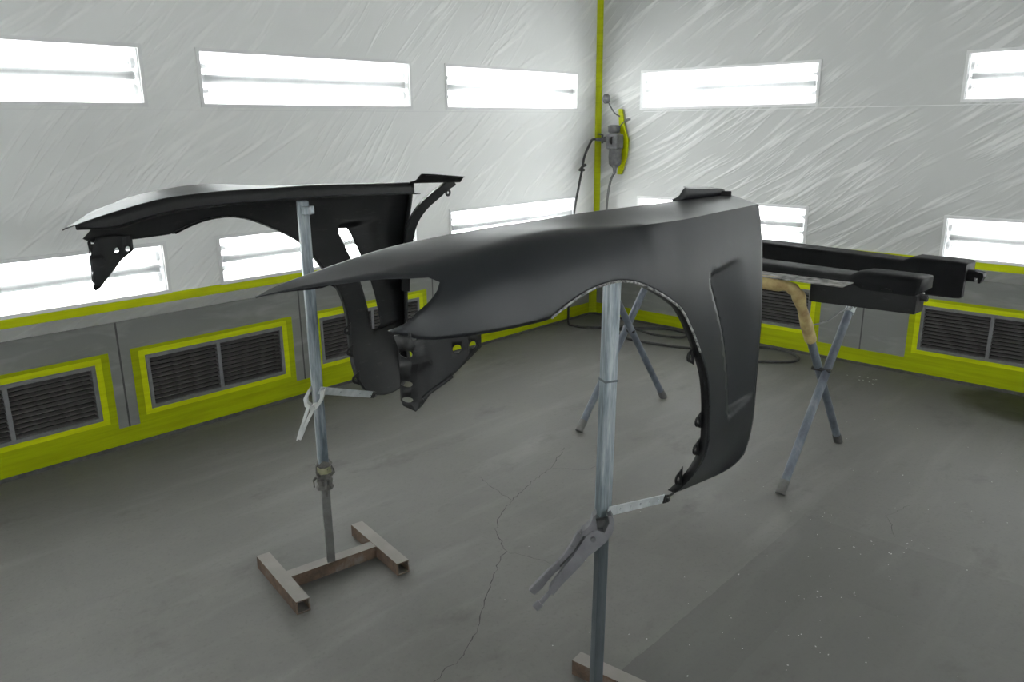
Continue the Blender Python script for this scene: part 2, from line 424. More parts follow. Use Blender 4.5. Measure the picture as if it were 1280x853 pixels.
# ---- lamps
def lamp_meshes(h):
    L = .6155; d = {}
    prof = []                                   # double trough, (y, z)
    for half in (0, 1):
        for k in range(9):
            a = math.pi * k / 8
            prof.append((.030 + .065 * math.sin(a) ** .8 if 0 < k < 8 else .030, h * (half + k / 8) / 2))
    prof[0] = (.004, 0.0); prof[-1] = (.004, h)
    v = [(x, y, z) for x in (-L + .003, L - .003) for (y, z) in prof]
    n = len(prof)
    f = [(i, i + 1, n + i + 1, n + i) for i in range(n - 1)]
    b = len(v)
    me = MB().add(v, f)
    for x in (-L + .001, L - .001): me.box((x - .001, .002, .0), (x + .001, .11, h))
    d['reflector'] = me.mesh('reflector', 30)
    fr = MB(); w, p = .016, .006
    fr.box((-L - w, -p, -w), (L + w, .001, 0)).box((-L - w, -p, h), (L + w, .001, h + w)).box((-L - w, -p, 0), (-L, .001, h)).box((L, -p, 0), (L + w, .001, h))
    d['frame'] = fr.mesh('frame')
    d['housing'] = MB().box((-L, .112, 0), (L, .135, h)).mesh('housing')
    for k, zz in (('tube_a', h * .26), ('tube_b', h * .74)):
        d[k] = MB().tube([(-L + .055, .052, zz), (L - .055, .052, zz)], .0165, 12).mesh('tube', 40)
        for q, sx in (('l', -1), ('r', 1)):
            d['sock' + k[-1] + q] = MB().tube([(sx * (L - .004), .052, zz), (sx * (L - .022), .052, zz), (sx * (L - .024), .052, zz), (sx * (L - .056), .052, zz)], [.022, .022, .012, .012], 12).mesh('socket', 40)
    d['divider'] = MB().box((-L + .02, .014, h / 2 - .017), (L - .02, .034, h / 2 + .017)).mesh('divider')
    d['end_l'] = MB().box((-L + .0025, .004, 0), (-L + .0045, .11, h)).mesh('end_plate'); d['end_r'] = MB().box((L - .0045, .004, 0), (L - .0025, .11, h)).mesh('end_plate')
    d['pane'] = MB().box((-L, .0005, 0), (L, .0025, h)).mesh('pane')
    return d
LM = {'up': lamp_meshes(UP[1] - UP[0]), 'lo': lamp_meshes(LO[1] - LO[0])}
def lamp(row, loc, rz, label):
    d = LM[row]; t = empty('light_fixture', loc, (0, 0, rz))
    tag(t, label, 'light', 'fluorescent fixtures in the booth walls')
    link('housing', d['housing'], M['fixture_frame'], t)
    rf = link('reflector', d['reflector'], M['reflector'], t)
    link('frame', d['frame'], M['fixture_frame'], t)
    link('tube', d['tube_a'], M['tube'], t); link('tube', d['tube_b'], M['tube'], t)
    for k in ('sockal', 'sockar', 'sockbl', 'sockbr'): link('socket', d[k], M['socket'], t)
    link('divider', d['divider'], M['socket'], t); link('end_plate', d['end_l'], M['socket'], t); link('end_plate', d['end_r'], M['socket'], t)
    link('pane', d['pane'], M['pane'], t)
    return t
nm_l = ['next to the yellow corner strip', 'second from the corner', 'third from the corner, at the picture edge', 'fourth from the corner, out of sight']
for i, (a, b) in enumerate(LEFT_LAMPS):
    lamp('up', (CX - (a + b) / 2, CY, UP[0]), 0, 'upper twin-tube light in the left wall, ' + nm_l[i])
    lamp('lo', (CX - (a + b) / 2, CY, LO[0]), 0, 'lower twin-tube light in the left wall, ' + nm_l[i])
nm_r = ['nearest the corner', 'at the right picture edge']
for i, (a, b) in enumerate(RIGHT_LAMPS):
    lamp('up', (CX, CY - (a + b) / 2, UP[0]), -math.pi / 2, 'upper twin-tube light in the right wall, ' + nm_r[i])
    lamp('lo', (CX, CY - (a + b) / 2, LO[0]), -math.pi / 2, 'lower twin-tube light in the right wall, ' + nm_r[i])

for i, (a, b) in enumerate(NEAR_FILL_LAMPS):
    w_ = ['first', 'second', 'third'][i] + ' from the right'
    lamp('up', (CX - (a + b) / 2, ROOM_Y, UP[0]), math.pi, 'upper twin-tube light added in the unseen wall behind the viewer, ' + w_)
    lamp('lo', (CX - (a + b) / 2, ROOM_Y, LO[0]), math.pi, 'lower twin-tube light added in the unseen wall behind the viewer, ' + w_)
for i, (a, b) in enumerate(BACK_FILL_LAMPS):
    w_ = ['nearer the left wall', 'farther from the left wall'][i]
    lamp('up', (ROOM_X, CY - (a + b) / 2, UP[0]), math.pi / 2, 'upper twin-tube light added in the unseen end wall, ' + w_)
    lamp('lo', (ROOM_X, CY - (a + b) / 2, LO[0]), math.pi / 2, 'lower twin-tube light added in the unseen end wall, ' + w_)

# ---- exhaust grilles
VH, VL = VENT_Z[1] - VENT_Z[0], .364
g_frame = MB()
w = .016
for a, b in (((-VL, -.006, 0), (VL, .02, w)), ((-VL, -.006, VH - w), (VL, .02, VH)), ((-VL, -.006, w), (-VL + w, .02, VH - w)), ((VL - w, -.006, w), (VL, .02, VH - w))):
    g_frame.box(a, b)
g_frame = g_frame.mesh('frame')
g_mull = MB().box((-.009, -.005, w), (.009, .02, VH - w)).mesh('mullion')
g_back = MB().box((-VL, .085, 0), (VL, .09, VH)).box((-VL, .02, 0), (VL, .085, .002)).box((-VL, .02, VH - .002), (VL, .085, VH)).mesh('duct_backing')
NS = 11
sl_w = (VL - w - .009)
g_slat = MB().add([(-sl_w / 2, -.002, 0), (sl_w / 2, -.002, 0), (sl_w / 2, .020, .0075), (-sl_w / 2, .020, .0075),
                   (-sl_w / 2, -.002, .0030), (sl_w / 2, -.002, .0030), (sl_w / 2, .020, .010), (-sl_w / 2, .020, .010)],
                  [(0, 3, 2, 1), (4, 5, 6, 7), (0, 1, 5, 4), (1, 2, 6, 5), (2, 3, 7, 6), (3, 0, 4, 7)]).mesh('slat')
# ---- yellow masking tape
def ring(sa, sb, za, zb, m_in, m_side, m_top, z_foot, off):
    """tape frame round an opening centred on 0 : outer rectangle minus inner rectangle, thin and proud"""
    mb = MB()
    x0, x1 = sa - m_side, sb + m_side; z1 = zb + m_top
    for a, b in (((x0, z_foot), (sa, z1)), ((sb, z_foot), (x1, z1)), ((sa, zb), (sb, z1)), ((sa, z_foot), (sb, za))):
        mb.box((a[0], -off, a[1]), (b[0], -off + .0012, b[1]))
    return mb
tf_out = ring(-VL - .004, VL + .004, -.004, VH + .004, 0, .062, .042, -.062, .0016).mesh('outer_layer')
tf_in = ring(-VL - .003, VL + .003, -.003, VH + .003, 0, .028, .026, -.026, .0032).mesh('inner_layer')
def vent(loc, rz, label):
    t = empty('exhaust_grille', loc, (0, 0, rz)); tag(t, label, 'vent', 'exhaust grilles along the foot of the walls')
    link('frame', g_frame, M['grille_frame'], t); link('mullion', g_mull, M['grille_frame'], t); link('duct_backing', g_back, M['void'], t)
    for sx in (-1, 1):
        for k in range(NS):
            s = link('slat', g_slat, M['slat'], t)
            s.location = (sx * (.009 + sl_w / 2), 0, w + (VH - 2 * w) * (k + .12) / NS)
    of = link('masking_tape_frame', tf_out, M['tape_thin'], t); link('inner_tape_layer', tf_in, M['tape'], of)
    return t
lab = ['closest to the corner', 'seen past the hanging rear fender', 'just left of the far stand', 'at the left picture edge', 'left of the picture edge']
for i, (a, b) in enumerate(LEFT_VENTS):
    vent((CX - (a + b) / 2, FY, VENT_Z[0]), 0, 'dark louvred grille framed in yellow tape, left wall, ' + lab[i])
for i, (a, b) in enumerate(RIGHT_VENTS):
    vent((FX, CY - (a + b) / 2, VENT_Z[0]), -math.pi / 2, 'dark louvred grille framed in yellow tape, right wall, ' + ['behind the trestle', 'at the right picture edge'][i])

def strip(label, a, b, mat='tape'):
    return tag(MB().box(a, b).build('masking_tape_strip', M[mat]), label, 'tape')
strip('wide yellow tape band along the foot of the left wall', (CX - FAR_L, FY - .0012, .018), (FX - .045, FY, .1), 'tape_thin')
strip('wide yellow tape band along the foot of the right wall', (FX - .0012, CY - FAR_R, .018), (FX, FY - .045, .1), 'tape_thin')
strip('yellow tape line below the lower lights of the left wall', (CX - FAR_L, CY - .004, .686), (CX - .036, CY - .0005, .728))
strip('yellow tape line below the lower lights of the right wall', (CX - .004, CY - FAR_R, .686), (CX - .0005, CY - .036, .728))
cs = MB().prism([(0, 0), (-.033, 0), (-.029, -.012), (-.012, -.029), (0, -.033)], lambda a, b, t: (CX + a - .0005, CY + b - .0005, t), .69, CEIL - .005)
tag(cs.build('masking_tape_strip', M['tape']), 'yellow tape strip running up the corner of the booth', 'tape')
cs = MB().prism([(0, 0), (-.044, 0), (-.036, -.014), (-.014, -.036), (0, -.044)], lambda a, b, t: (FX + a - .0015, FY + b - .0015, t), .02, Z_CREASE - .01)
tag(cs.build('masking_tape_strip', M['tape_thin']), 'short yellow tape strip in the low corner below the slope', 'tape')

# ------------------------------------------------------------------ car front fenders
# local frame: u rearwards along the car, w outwards, z up (metres)
def interp(x, tab):
    n = len(tab)
    if x <= tab[0][0]: return tab[0][1]
    if x >= tab[-1][0]: return tab[-1][1]
    i = 0
    while not (tab[i][0] <= x <= tab[i + 1][0]): i += 1
    x0, y0 = tab[i]; x1, y1 = tab[i + 1]; h = x1 - x0; t = (x - x0) / h
    def sl(j):
        if j <= 0: return (tab[1][1] - tab[0][1]) / (tab[1][0] - tab[0][0])
        if j >= n - 1: return (tab[-1][1] - tab[-2][1]) / (tab[-1][0] - tab[-2][0])
        a = (tab[j][1] - tab[j - 1][1]) / (tab[j][0] - tab[j - 1][0]); b = (tab[j + 1][1] - tab[j][1]) / (tab[j + 1][0] - tab[j][0])
        return 0 if a * b <= 0 else 2 * a * b / (a + b)
    m0 = sl(i) * h; m1 = sl(i + 1) * h
    return y0 * (2 * t ** 3 - 3 * t * t + 1) + m0 * (t ** 3 - 2 * t * t + t) + y1 * (-2 * t ** 3 + 3 * t * t) + m1 * (t ** 3 - t * t)
HW=[(-.765,-.181),(-.723,-.178),(-.671,-.168),(-.61,-.155),(-.547,-.144),(-.48,-.131),(-.408,-.12),(-.33,-.11),(-.243,-.103),(-.153,-.095),(-.022,-.085),(.1,-.078),(.257,-.070),(.4,-.065),(.66,-.052)]
HZ=[(-.765,1.187),(-.723,1.200),(-.671,1.213),(-.61,1.227),(-.547,1.240),(-.48,1.250),(-.408,1.256),(-.33,1.261),(-.243,1.264),(-.153,1.266),(-.022,1.270),(.1,1.271),(.257,1.271),(.4,1.271),(.66,1.270)]
CW=[(-.765,-.180),(-.7,-.12),(-.6,-.035),(-.5,.03),(-.4,.055),(-.33,.062),(-.26,.067),(-.15,.082),(-.05,.102),(.004,.113),(.135,.116),(.33,.110),(.55,.097)]
CZ=[(-.765,1.187),(-.7,1.205),(-.6,1.226),(-.5,1.246),(-.4,1.261),(-.33,1.269),(-.26,1.271),(-.15,1.267),(-.05,1.262),(.004,1.261),(.135,1.259),(.33,1.261),(.55,1.261)]
SW=[(-.765,-.179),(-.70,-.09),(-.654,.02),(-.6,.068),(-.526,.102),(-.45,.124),(-.35,.143),(-.1,.152),(.1,.150),(.25,.142),(.4,.134),(.58,.130)]
KB=[(-.2,0.),(.1,1.)]
RR=[(-.765,.06),(-.6,.09),(-.4,.14),(-.1,.13),(.1,.25),(.3,.33)]
TK=[(.25,2.6),(.46,1.7),(.54,1.0)]
TOPW = .18
SLOT_LEAD = [(1.106, .243), (1.09, .245), (1.05, .266), (1.0, .293), (.95, .318), (.9, .337), (.85, .353), (.8, .366), (.76, .374), (.735, .377), (.722, .381)]
SLOT_TRAIL = [(.722, .398), (.74, .407), (.80, .396), (.85, .384), (.9, .368), (.95, .350), (1.0, .326), (1.05, .299), (1.09, .277), (1.108, .262)]
SLU = [(.69, .392), (.74, .385), (.85, .362), (.95, .328), (1.05, .278), (1.10, .250), (1.13, .246)]
def side_w(u, d):
    wc = interp(u, CW); ws = interp(u, SW); k = interp(u, KB); R = interp(u, RR); z = interp(u, CZ) - d
    x = min(max(d / R, 0), 1)
    w = wc + (ws - wc) * ((1 - k) * math.sqrt(1 - (1 - x) ** 2) + k * (1 - (1 - x) ** 2))
    if z < .70: w -= interp(u, TK) * (.70 - z) ** 2
    return w
def sstep(x):
    x = min(max(x, 0), 1); return x * x * (3 - 2 * x)
def recess(u, z):
    if u < .23: return 0
    us = interp(z, SLU)
    if u < us - .001: return 0
    top = interp(u, [(.2, 1.118), (.30, 1.130), (.43, 1.150)])
    bot = interp(u, [(.36, .706), (.5, .728)])
    return .021 * sstep(1 - (u - us) / .19) * sstep((top - z) / .022) * sstep((z - bot) / .018)
def S(u, tau):
    if tau <= TOPW:
        t = tau / TOPW; hw, hz, cw, cz = interp(u, HW), interp(u, HZ), interp(u, CW), interp(u, CZ)
        return (u, hw + (cw - hw) * t, hz + (cz - hz) * (t * t * (3 - 2 * t)) + .008 * t * (1 - t) * interp(u, KB))
    d = tau - TOPW; z = interp(u, CZ) - d
    return (u, side_w(u, d) - recess(u, z), z)
def tau_of(u, z): return TOPW + interp(u, CZ) - z
def on_side(u, z, off=0): return (u, side_w(u, interp(u, CZ) - z) - off, z)

NOTCH_UP = [(-.551, 1.212), (-.553, 1.217), (-.561, 1.2195), (-.59, 1.2185), (-.623, 1.2175), (-.674, 1.2085), (-.723, 1.1975), (-.7645, 1.1855)]
NOTCH_LOW = [(-.645, 1.1385), (-.622, 1.151), (-.603, 1.168), (-.581, 1.183), (-.559, 1.202), (-.551, 1.212)]
BOTTOM = [(-.352, 1.125), (-.372, 1.122), (-.442, 1.119), (-.495, 1.118), (-.543, 1.118), (-.583, 1.1185), (-.612, 1.124), (-.645, 1.1385)]
ARCH = [(.285, .502), (.270, .553), (.270, .60), (.274, .65), (.271, .71), (.264, .79), (.243, .864), (.204, .929), (.151, 1.0), (.1, 1.058), (.061, 1.084),
        (0, 1.115), (-.079, 1.148), (-.146, 1.1635), (-.207, 1.164), (-.262, 1.156), (-.308, 1.142), (-.352, 1.125)]
REAR = [(.545, 1.258), (.548, 1.199), (.541, 1.083), (.543, .945), (.543, .767), (.543, .66), (.546, .59), (.548, .575), (.545, .555), (.527, .525), (.497, .503), (.46, .490), (.37, .486), (.285, .502)]

def dense(pts, step=.012):
    cv = catmull([(a, b, 0) for a, b in pts], 14); out = [cv[0]]
    for p in cv[1:-1]:
        if (p - out[-1]).length >= step and (p - cv[-1]).length > step * .6: out.append(p)
    out.append(cv[-1])
    return [(p.x, p.y) for p in out]
def linear(a, b, step):
    n = max(1, int(math.dist(a, b) / step)); return [(a[0] + (b[0] - a[0]) * i / n, a[1] + (b[1] - a[1]) * i / n) for i in range(n + 1)]
def inside(p, poly):
    x, y = p; c = False; j = len(poly) - 1
    for i in range(len(poly)):
        xi, yi = poly[i]; xj, yj = poly[j]
        if (yi > y) != (yj > y) and x < (xj - xi) * (y - yi) / (yj - yi) + xi: c = not c
        j = i
    return c
def seg_dist(p, poly):
    best = 9
    for i in range(len(poly)):
        ax, ay = poly[i - 1]; bx, by = poly[i]; dx, dy = bx - ax, by - ay; L = dx * dx + dy * dy or 1e-12
        t = min(max(((p[0] - ax) * dx + (p[1] - ay) * dy) / L, 0), 1)
        best = min(best, math.hypot(p[0] - ax - t * dx, p[1] - ay - t * dy))
    return best
def flat_mesh(outline, holes, inner=(), keep=.004):
    """2D constrained triangulation -> (points, triangles)"""
    pts = []; edges = []
    for loop in [outline] + list(holes):
        b = len(pts); pts += loop; edges += [(b + i, b + (i + 1) % len(loop)) for i in range(len(loop))]
    for p in inner:
        if inside(p, outline) and not any(inside(p, h) for h in holes) and seg_dist(p, outline) > keep and all(seg_dist(p, h) > keep for h in holes): pts.append(p)
    vo, eo, fo, *_ = delaunay_2d_cdt([Vector(p) for p in pts], edges, [], 0, 1e-7)
    tris = []
    for f in fo:
        c = (sum(vo[i][0] for i in f) / len(f), sum(vo[i][1] for i in f) / len(f))
        if inside(c, outline) and not any(inside(c, h) for h in holes): tris.append(tuple(f))
    return [(v[0], v[1]) for v in vo], tris
def near_edge(p, loop, d): return any(abs(p[0] - q[0]) < d and abs(p[1] - q[1]) < d and math.dist(p, q) < d for q in loop)
def circle(cx, cy, r, n=12): return [(cx + r * math.cos(2 * math.pi * i / n), cy + r * math.sin(2 * math.pi * i / n)) for i in range(n)]

# outer skin: domain (u, tau)
def _skin():
    side = lambda L: [(u, tau_of(u, z)) for u, z in dense(L)]
    out = linear((-.7645, 0), (.657, 0), .015) + linear((.657, 0), (.545, TOPW), .012)[1:]
    out += side(REAR)[1:] + side(ARCH)[1:] + side(BOTTOM)[1:] + side(NOTCH_LOW)[1:] + side(NOTCH_UP)[1:]
    res = [out[0]]
    for p in out[1:]:
        if math.dist(p, res[-1]) > .002: res.append(p)
    if math.dist(res[0], res[-1]) < .002: res.pop()
    slot = [(u, tau_of(u, z)) for z, u in SLOT_LEAD + SLOT_TRAIL]
    inner = []
    rows = [TOPW * k / 9 for k in range(1, 10)] + [TOPW + d for d in (.003, .008, .015, .024, .034, .046, .06, .075, .09)]
    rows += [TOPW + .105 + .014 * k for k in range(52)]
    u = -.76
    while u < .66:
        for r in rows:
            if not (near_edge((u, r), res, .019)): inner.append((u + (.0001 * (len(inner) % 3)), r))
        u += .014
    # rows parallel to the edge keep the shading smooth there
    nb = len(res)
    for off in (.007, .014):
        for i in range(nb):
            a, b = res[i - 1], res[(i + 1) % nb]; dx, dy = b[0] - a[0], b[1] - a[1]; L = math.hypot(dx, dy) or 1
            inner.append((res[i][0] - dy / L * off, res[i][1] + dx / L * off)); inner.append((res[i][0] + dy / L * off, res[i][1] - dx / L * off))
    # finer points round the vent recess
    zc = .69
    while zc < 1.16:
        us = interp(zc, SLU)
        for du in (.006, .014, .024): inner.append((us + .03 + du, tau_of(us + .03 + du, zc)))
        zc += .012
    for k in range(30):
        u = .245 + .2 * k / 29
        top = interp(u, [(.2, 1.118), (.30, 1.130), (.43, 1.150)])
        for dz in (.001, -.006, -.012, -.018, -.023): inner.append((u, tau_of(u, top + dz)))
    for k in range(16):
        u = .395 + .13 * k / 15
        bot = interp(u, [(.36, .706), (.5, .728)])
        for dz in (-.001, .005, .010, .015, .019): inner.append((u, tau_of(u, bot + dz)))
    return flat_mesh(res, [slot], inner, .005)
SKIN = _skin()
ARCH_D = dense(ARCH, .014)

def fender(name, label, sgn, loc, rot):
    """sgn -1: mirrored, its outer face turned to the viewer"""
    root = empty(name, loc, rot); tag(root, label, 'fender', 'pair of car fenders on stands')
    m3 = lambda p: (p[0], sgn * p[1], p[2] - 1.0)
    def surf(nm, verts, faces, mat, mat2, out_dir, thick=.0016, parent=root, smooth=38):
        me = bpy.data.meshes.new(nm); me.from_pydata([m3(v) for v in verts], [], faces)
        bm = bmesh.new(); bm.from_mesh(me)
        bmesh.ops.remove_doubles(bm, verts=bm.verts, dist=1e-5)
        bmesh.ops.recalc_face_normals(bm, faces=bm.faces)
        od = Vector((out_dir[0], sgn * out_dir[1], out_dir[2]))
        if sum((f.normal * f.calc_area() for f in bm.faces), Vector()).dot(od) < 0: bmesh.ops.reverse_faces(bm, faces=bm.faces)
        bm.to_mesh(me); bm.free()
        for p in me.polygons: p.use_smooth = True
        me.set_sharp_from_angle(angle=math.radians(smooth))
        me.materials.append(mat); me.materials.append(mat2)
        o = link(nm, me, None, parent)
        s = o.modifiers.new('thickness', 'SOLIDIFY'); s.thickness = thick; s.offset = -1; s.material_offset = 1; s.material_offset_rim = 0
        return o
    def strip_mesh(rows):
        n = len(rows[0]); v = [p for r in rows for p in r]
        return v, [(i * n + k, i * n + k + 1, (i + 1) * n + k + 1, (i + 1) * n + k) for i in range(len(rows) - 1) for k in range(n - 1)]
    surf('outer_skin', [S(*p) for p in SKIN[0]], SKIN[1], M['primer'], M['inner'], (0, 1, .3))
    # wheel arch return flange, sanded edge and its screw tabs
    rows = []
    for u, z in ARCH_D:
        p = on_side(u, z); rows.append([p, (p[0], p[1] - .012, p[2]), (p[0], p[1] - .024, p[2])])
    surf('arch_flange', *strip_mesh(rows), M['inner'], M['inner'], (-1, 0, -1))
    edge = [m3(on_side(u, z, .0005)) for u, z in ARCH_D if u < .20]
    edge = [e for e in edge if e[2] > -.09]
    MB().tube(edge, .0028, 6).build('sanded_arch_edge', M['edge'], root, 60)
    for zt, big in ((.925, 1.3), (.745, 1.3), (.655, 1.3), (.565, 1.45)):
        k = min(range(len(ARCH_D)), key=lambda i: abs(ARCH_D[i][1] - zt) + (0 if ARCH_D[i][0] > .1 else 9))
        u, z = ARCH_D[k]; w = on_side(u, z)[1] - .023
        r = .0115 * big; cx = u - .011 * big
        ol = [(u + .004, z + .020 * big), (u - .004, z + .016 * big)] + [(cx + r * math.cos(a), z + r * math.sin(a)) for a in [math.radians(100 + 160 * i / 10) for i in range(11)]] + [(u - .004, z - .016 * big), (u + .004, z - .020 * big)]
        p2, tr = flat_mesh(ol, [circle(cx, z, .0034 * big)])
        surf('mounting_tab', [(a, w, b) for a, b in p2], tr, M['inner'], M['inner'], (0, 1, 0), .0022)
    # bonnet gutter: down flange and inward bolt flange
    rows = []
    for k in range(61):
        u = -.735 + 1.155 * k / 60; h = min(1, (u + .765) / .12); drop = .034 * h
        w, z = interp(u, HW), interp(u, HZ)
        rows.append([(u, w, z), (u, w - .002, z - drop * .5), (u, w - .004, z - drop), (u, w - .016 * h, z - drop - .001), (u, w - .034 * h, z - drop - .001)])
    surf('bonnet_flange', *strip_mesh(rows), M['inner'], M['inner'], (0, -1, 0), .002, smooth=50)
    # raised cowl tab at the rear inner corner
    top = [(.395, 0), (.42, .005), (.436, .016), (.444, .027), (.47, .027), (.53, .024), (.60, .020), (.642, .017), (.657, .001)]
    rows = []
    for k in range(25):
        u = .395 + .262 * k / 24; w, z = interp(u, HW), interp(u, HZ); hgt = interp(u, top)
        e = sstep((u - .45) / .06) * min(1, max(0, (.657 - u) / .02))
        rows.append([(u, w + .001, z), (u, w - .003, z + hgt * .6), (u, w - .006, z + hgt), (u, w - .02 * e - .007, z + hgt + .002), (u, w - .040 * e - .008, z + hgt + .004)])
    surf('cowl_tab', *strip_mesh(rows), M['primer'], M['inner'], (0, .3, 1), .002, smooth=50)
    # rear return flange towards the door gap
    rows = []
    for k in range(40):
        z = 1.245 - .70 * k / 39
        u = interp(z, sorted([(b, a) for a, b in REAR[:8]])); p = on_side(u, z)
        rows.append([p, (u - .001, p[1] - .018, z), (u - .012, p[1] - .034, z), (u - .030, p[1] - .036, z)])
    surf('door_edge_flange', *strip_mesh(rows), M['inner'], M['inner'], (1, 0, 0), .002, smooth=50)
    # brace from the cowl tab down to the door edge
    br = catmull([(.632, -.045, 1.272), (.605, -.030, 1.252), (.575, -.008, 1.222), (.538, .018, 1.180), (.512, .040, 1.128), (.503, .058, 1.06), (.505, .075, .96), (.510, .088, .86)], 5)
    mb = MB().tube([m3(p) for p in br], [.020] * 8 + [.0225] * (len(br) - 8), 4, True, math.pi / 4)
    brace = mb.build('pillar_brace', M['inner'], root, None, .002)
    p2, tr = flat_mesh(circle(0, 0, .014, 16), [circle(0, 0, .005, 10)])
    surf('mounting_ear', [(.606 + a, -.045, 1.232 + b) for a, b in p2], tr, M['inner'], M['inner'], (0, -1, 0), .002)
    # headlamp bracket under the nose
    bo = [(-.634, 1.128), (-.630, 1.1076), (-.630, 1.0708), (-.630, 1.0135), (-.6277, 1.003), (-.6158, .9935), (-.6017, 1.0005), (-.5852, 1.019), (-.5599, 1.0382), (-.527, 1.0668),
          (-.4907, 1.0903), (-.4915, 1.135), (-.5384, 1.138), (-.5794, 1.138), (-.600, 1.137), (-.607, 1.120), (-.616, 1.120), (-.618, 1.135)]
    hl = [circle(-.6225, 1.0965, .0062), circle(-.6235, 1.0431, .0055), circle(-.6235, 1.0145, .0052), circle(-.5398, 1.0949, .0078), circle(-.5072, 1.0965, .0068)]
    grid = [(-.63 + .01 * i, .99 + .01 * j) for i in range(15) for j in range(16)]
    p2, tr = flat_mesh(bo, hl, grid, .003)
    def bw(u, z):
        w = interp(u, [(-.645, .020), (-.632, .034), (-.614, .060), (-.60, .060), (-.56, .078), (-.527, .092), (-.49, .103)])
        w += .006 * math.exp(-((z - 1.078) / .006) ** 2) * (1 if u < -.585 else 0)
        w -= .006 * sstep((u + .522) / .008)
        return w
    bk = surf('headlamp_bracket', [(a, bw(a, b), b) for a, b in p2], tr, M['inner'], M['inner'], (0, 1, 0), .0022, smooth=25)
    MB().tube([m3((-.60 + .05 * t, bw(-.60 + .05 * t, 1.02) + .001, 1.013 + .035 * t)) for t in (0, .25, .5, .75, 1)], .0035, 6).build('stiffening_rib', M['inner'], bk, 60)
    return root
PF = Vector((-3.599, -2.791, 1.0))
PL = Vector((-3.73 + .063, -1.773 + .131, 1.0 + .026))
fender_near = fender('car_fender', 'matte black car fender showing its outer face, in front on a stand', -1, PF, (0, 0, 0))
fender_far = fender('car_fender', 'black car fender showing its inner side, farther back on the left stand', 1, PL, (.007, .045, .033))

# ------------------------------------------------------------------ fender stands
def square_tube_mb(half, wall, length, axis):
    """hollow square tube centred on 0 along axis ('x' or 'y'), lying with its foot at z = 0"""
    mb = MB(); h = half; L = length / 2
    prof_o = [(-h, 0), (h, 0), (h, 2 * h), (-h, 2 * h)]
    prof_i = [(-h + wall, wall), (h - wall, wall), (h - wall, 2 * h - wall), (-h + wall, 2 * h - wall)]
    v = []
    for t in (-L, L):
        for a, b in prof_o + prof_i: v.append((a, t, b) if axis == 'y' else (t, a, b))
    f = []
    for i in range(4):
        j = (i + 1) % 4
        f += [(i, j, 8 + j, 8 + i), (4 + i, 12 + i, 12 + j, 4 + j), (i, 4 + i, 4 + j, j), (8 + i, 8 + j, 12 + j, 12 + i)]
    return mb.add(v, f)
def sq_tube(p0, p1, half, rot):
    return MB().tube([p0, p1], half * math.sqrt(2), 4, True, rot)
def stand(label, base_loc, rz, pole_off, lean, z_joint, z_top, low_half, up_half, low_mat, style):
    t = empty('fender_stand', (*base_loc, 0), (0, 0, rz)); tag(t, label, 'stand', 'steel H-base fender stands')
    for sx in (-1, 1):
        r = square_tube_mb(.0225, .004, .345, 'y').build('base_rail', M['rust'], t); r.location = (sx * .178, 0, 0)
    square_tube_mb(.0215, .004, .311, 'x').build('cross_bar', M['rust'], t)
    px, py = pole_off
    at = lambda z: (px + lean[0] * z, py + lean[1] * z, z)
    ang = math.radians(20) - rz
    sq_tube(at(.043), at(z_joint + .03), low_half, ang).build('lower_tube', M[low_mat], t, None, .002)
    sq_tube(at(z_joint), at(z_top), up_half, ang).build('upper_tube', M['stand_pale'], t, None, .003)
    return t, at
s_far, at_far = stand('pale steel stand with rusty H base holding the farther fender', (-3.714, -1.753), math.radians(-9.6), (-.008, -.008), (0, 0), .40, 1.256, .0135, .0165, 'stand_grey', 'far')
s_near, at_near = stand('pale blue-grey steel stand in front, holding the nearer fender by its arch', (-3.712, -2.880), math.radians(5.7), (.0135, .0135), (.010, -.012), .60, 1.235, .0125, .0150, 'stand_dark', 'near')
# ragged tape at the telescopic joint of the far stand, and its pad at the top
mb = MB()
for k in range(7):
    z = .315 + .014 * k
    mb.tube([at_far(z), at_far(z + .018)], [.024 + .007 * math.sin(k * 2.1 + 1), .021 + .006 * math.sin(k * 1.7)], 7, True, k * .6)
mb.build('tape_collar', M['ragged_tape'], s_far)
MB().tube([at_far(.372), at_far(.392)], [.0265, .024], 8).build('pale_tape_scrap', M['foam_tape'], s_far)
rg = MB()
for a, l, dz in ((.4, .035, .02), (2.2, .04, -.05), (3.6, .03, .045), (4.4, .045, -.06), (5.4, .03, .03), (1.3, .03, .06)):
    p = Vector(at_far(.36)); d = Vector((math.cos(a), math.sin(a), 0))
    rg.tube([p + d * .018, p + d * (.018 + l * .6) + Vector((0, 0, dz * .5)), p + d * (.02 + l * .5) + Vector((0, 0, dz))], [.006, .004, .002], 4)
rg.build('tape_tatters', M['ragged_tape'], s_far)
MB().obox(Vector(at_far(1.228)) + Vector((.008, -.018, 0)), (.014, .010, 0), (-.007, .010, 0), (0, 0, .012)).build('top_clip', M['stand_pale'], s_far, None, .002)
# tape joint lines on the near stand
MB().tube([at_near(.925), at_near(.930)], .0225, 4, True, math.radians(20 - 5.7)).build('tape_joint', M['stand_dark'], s_near)

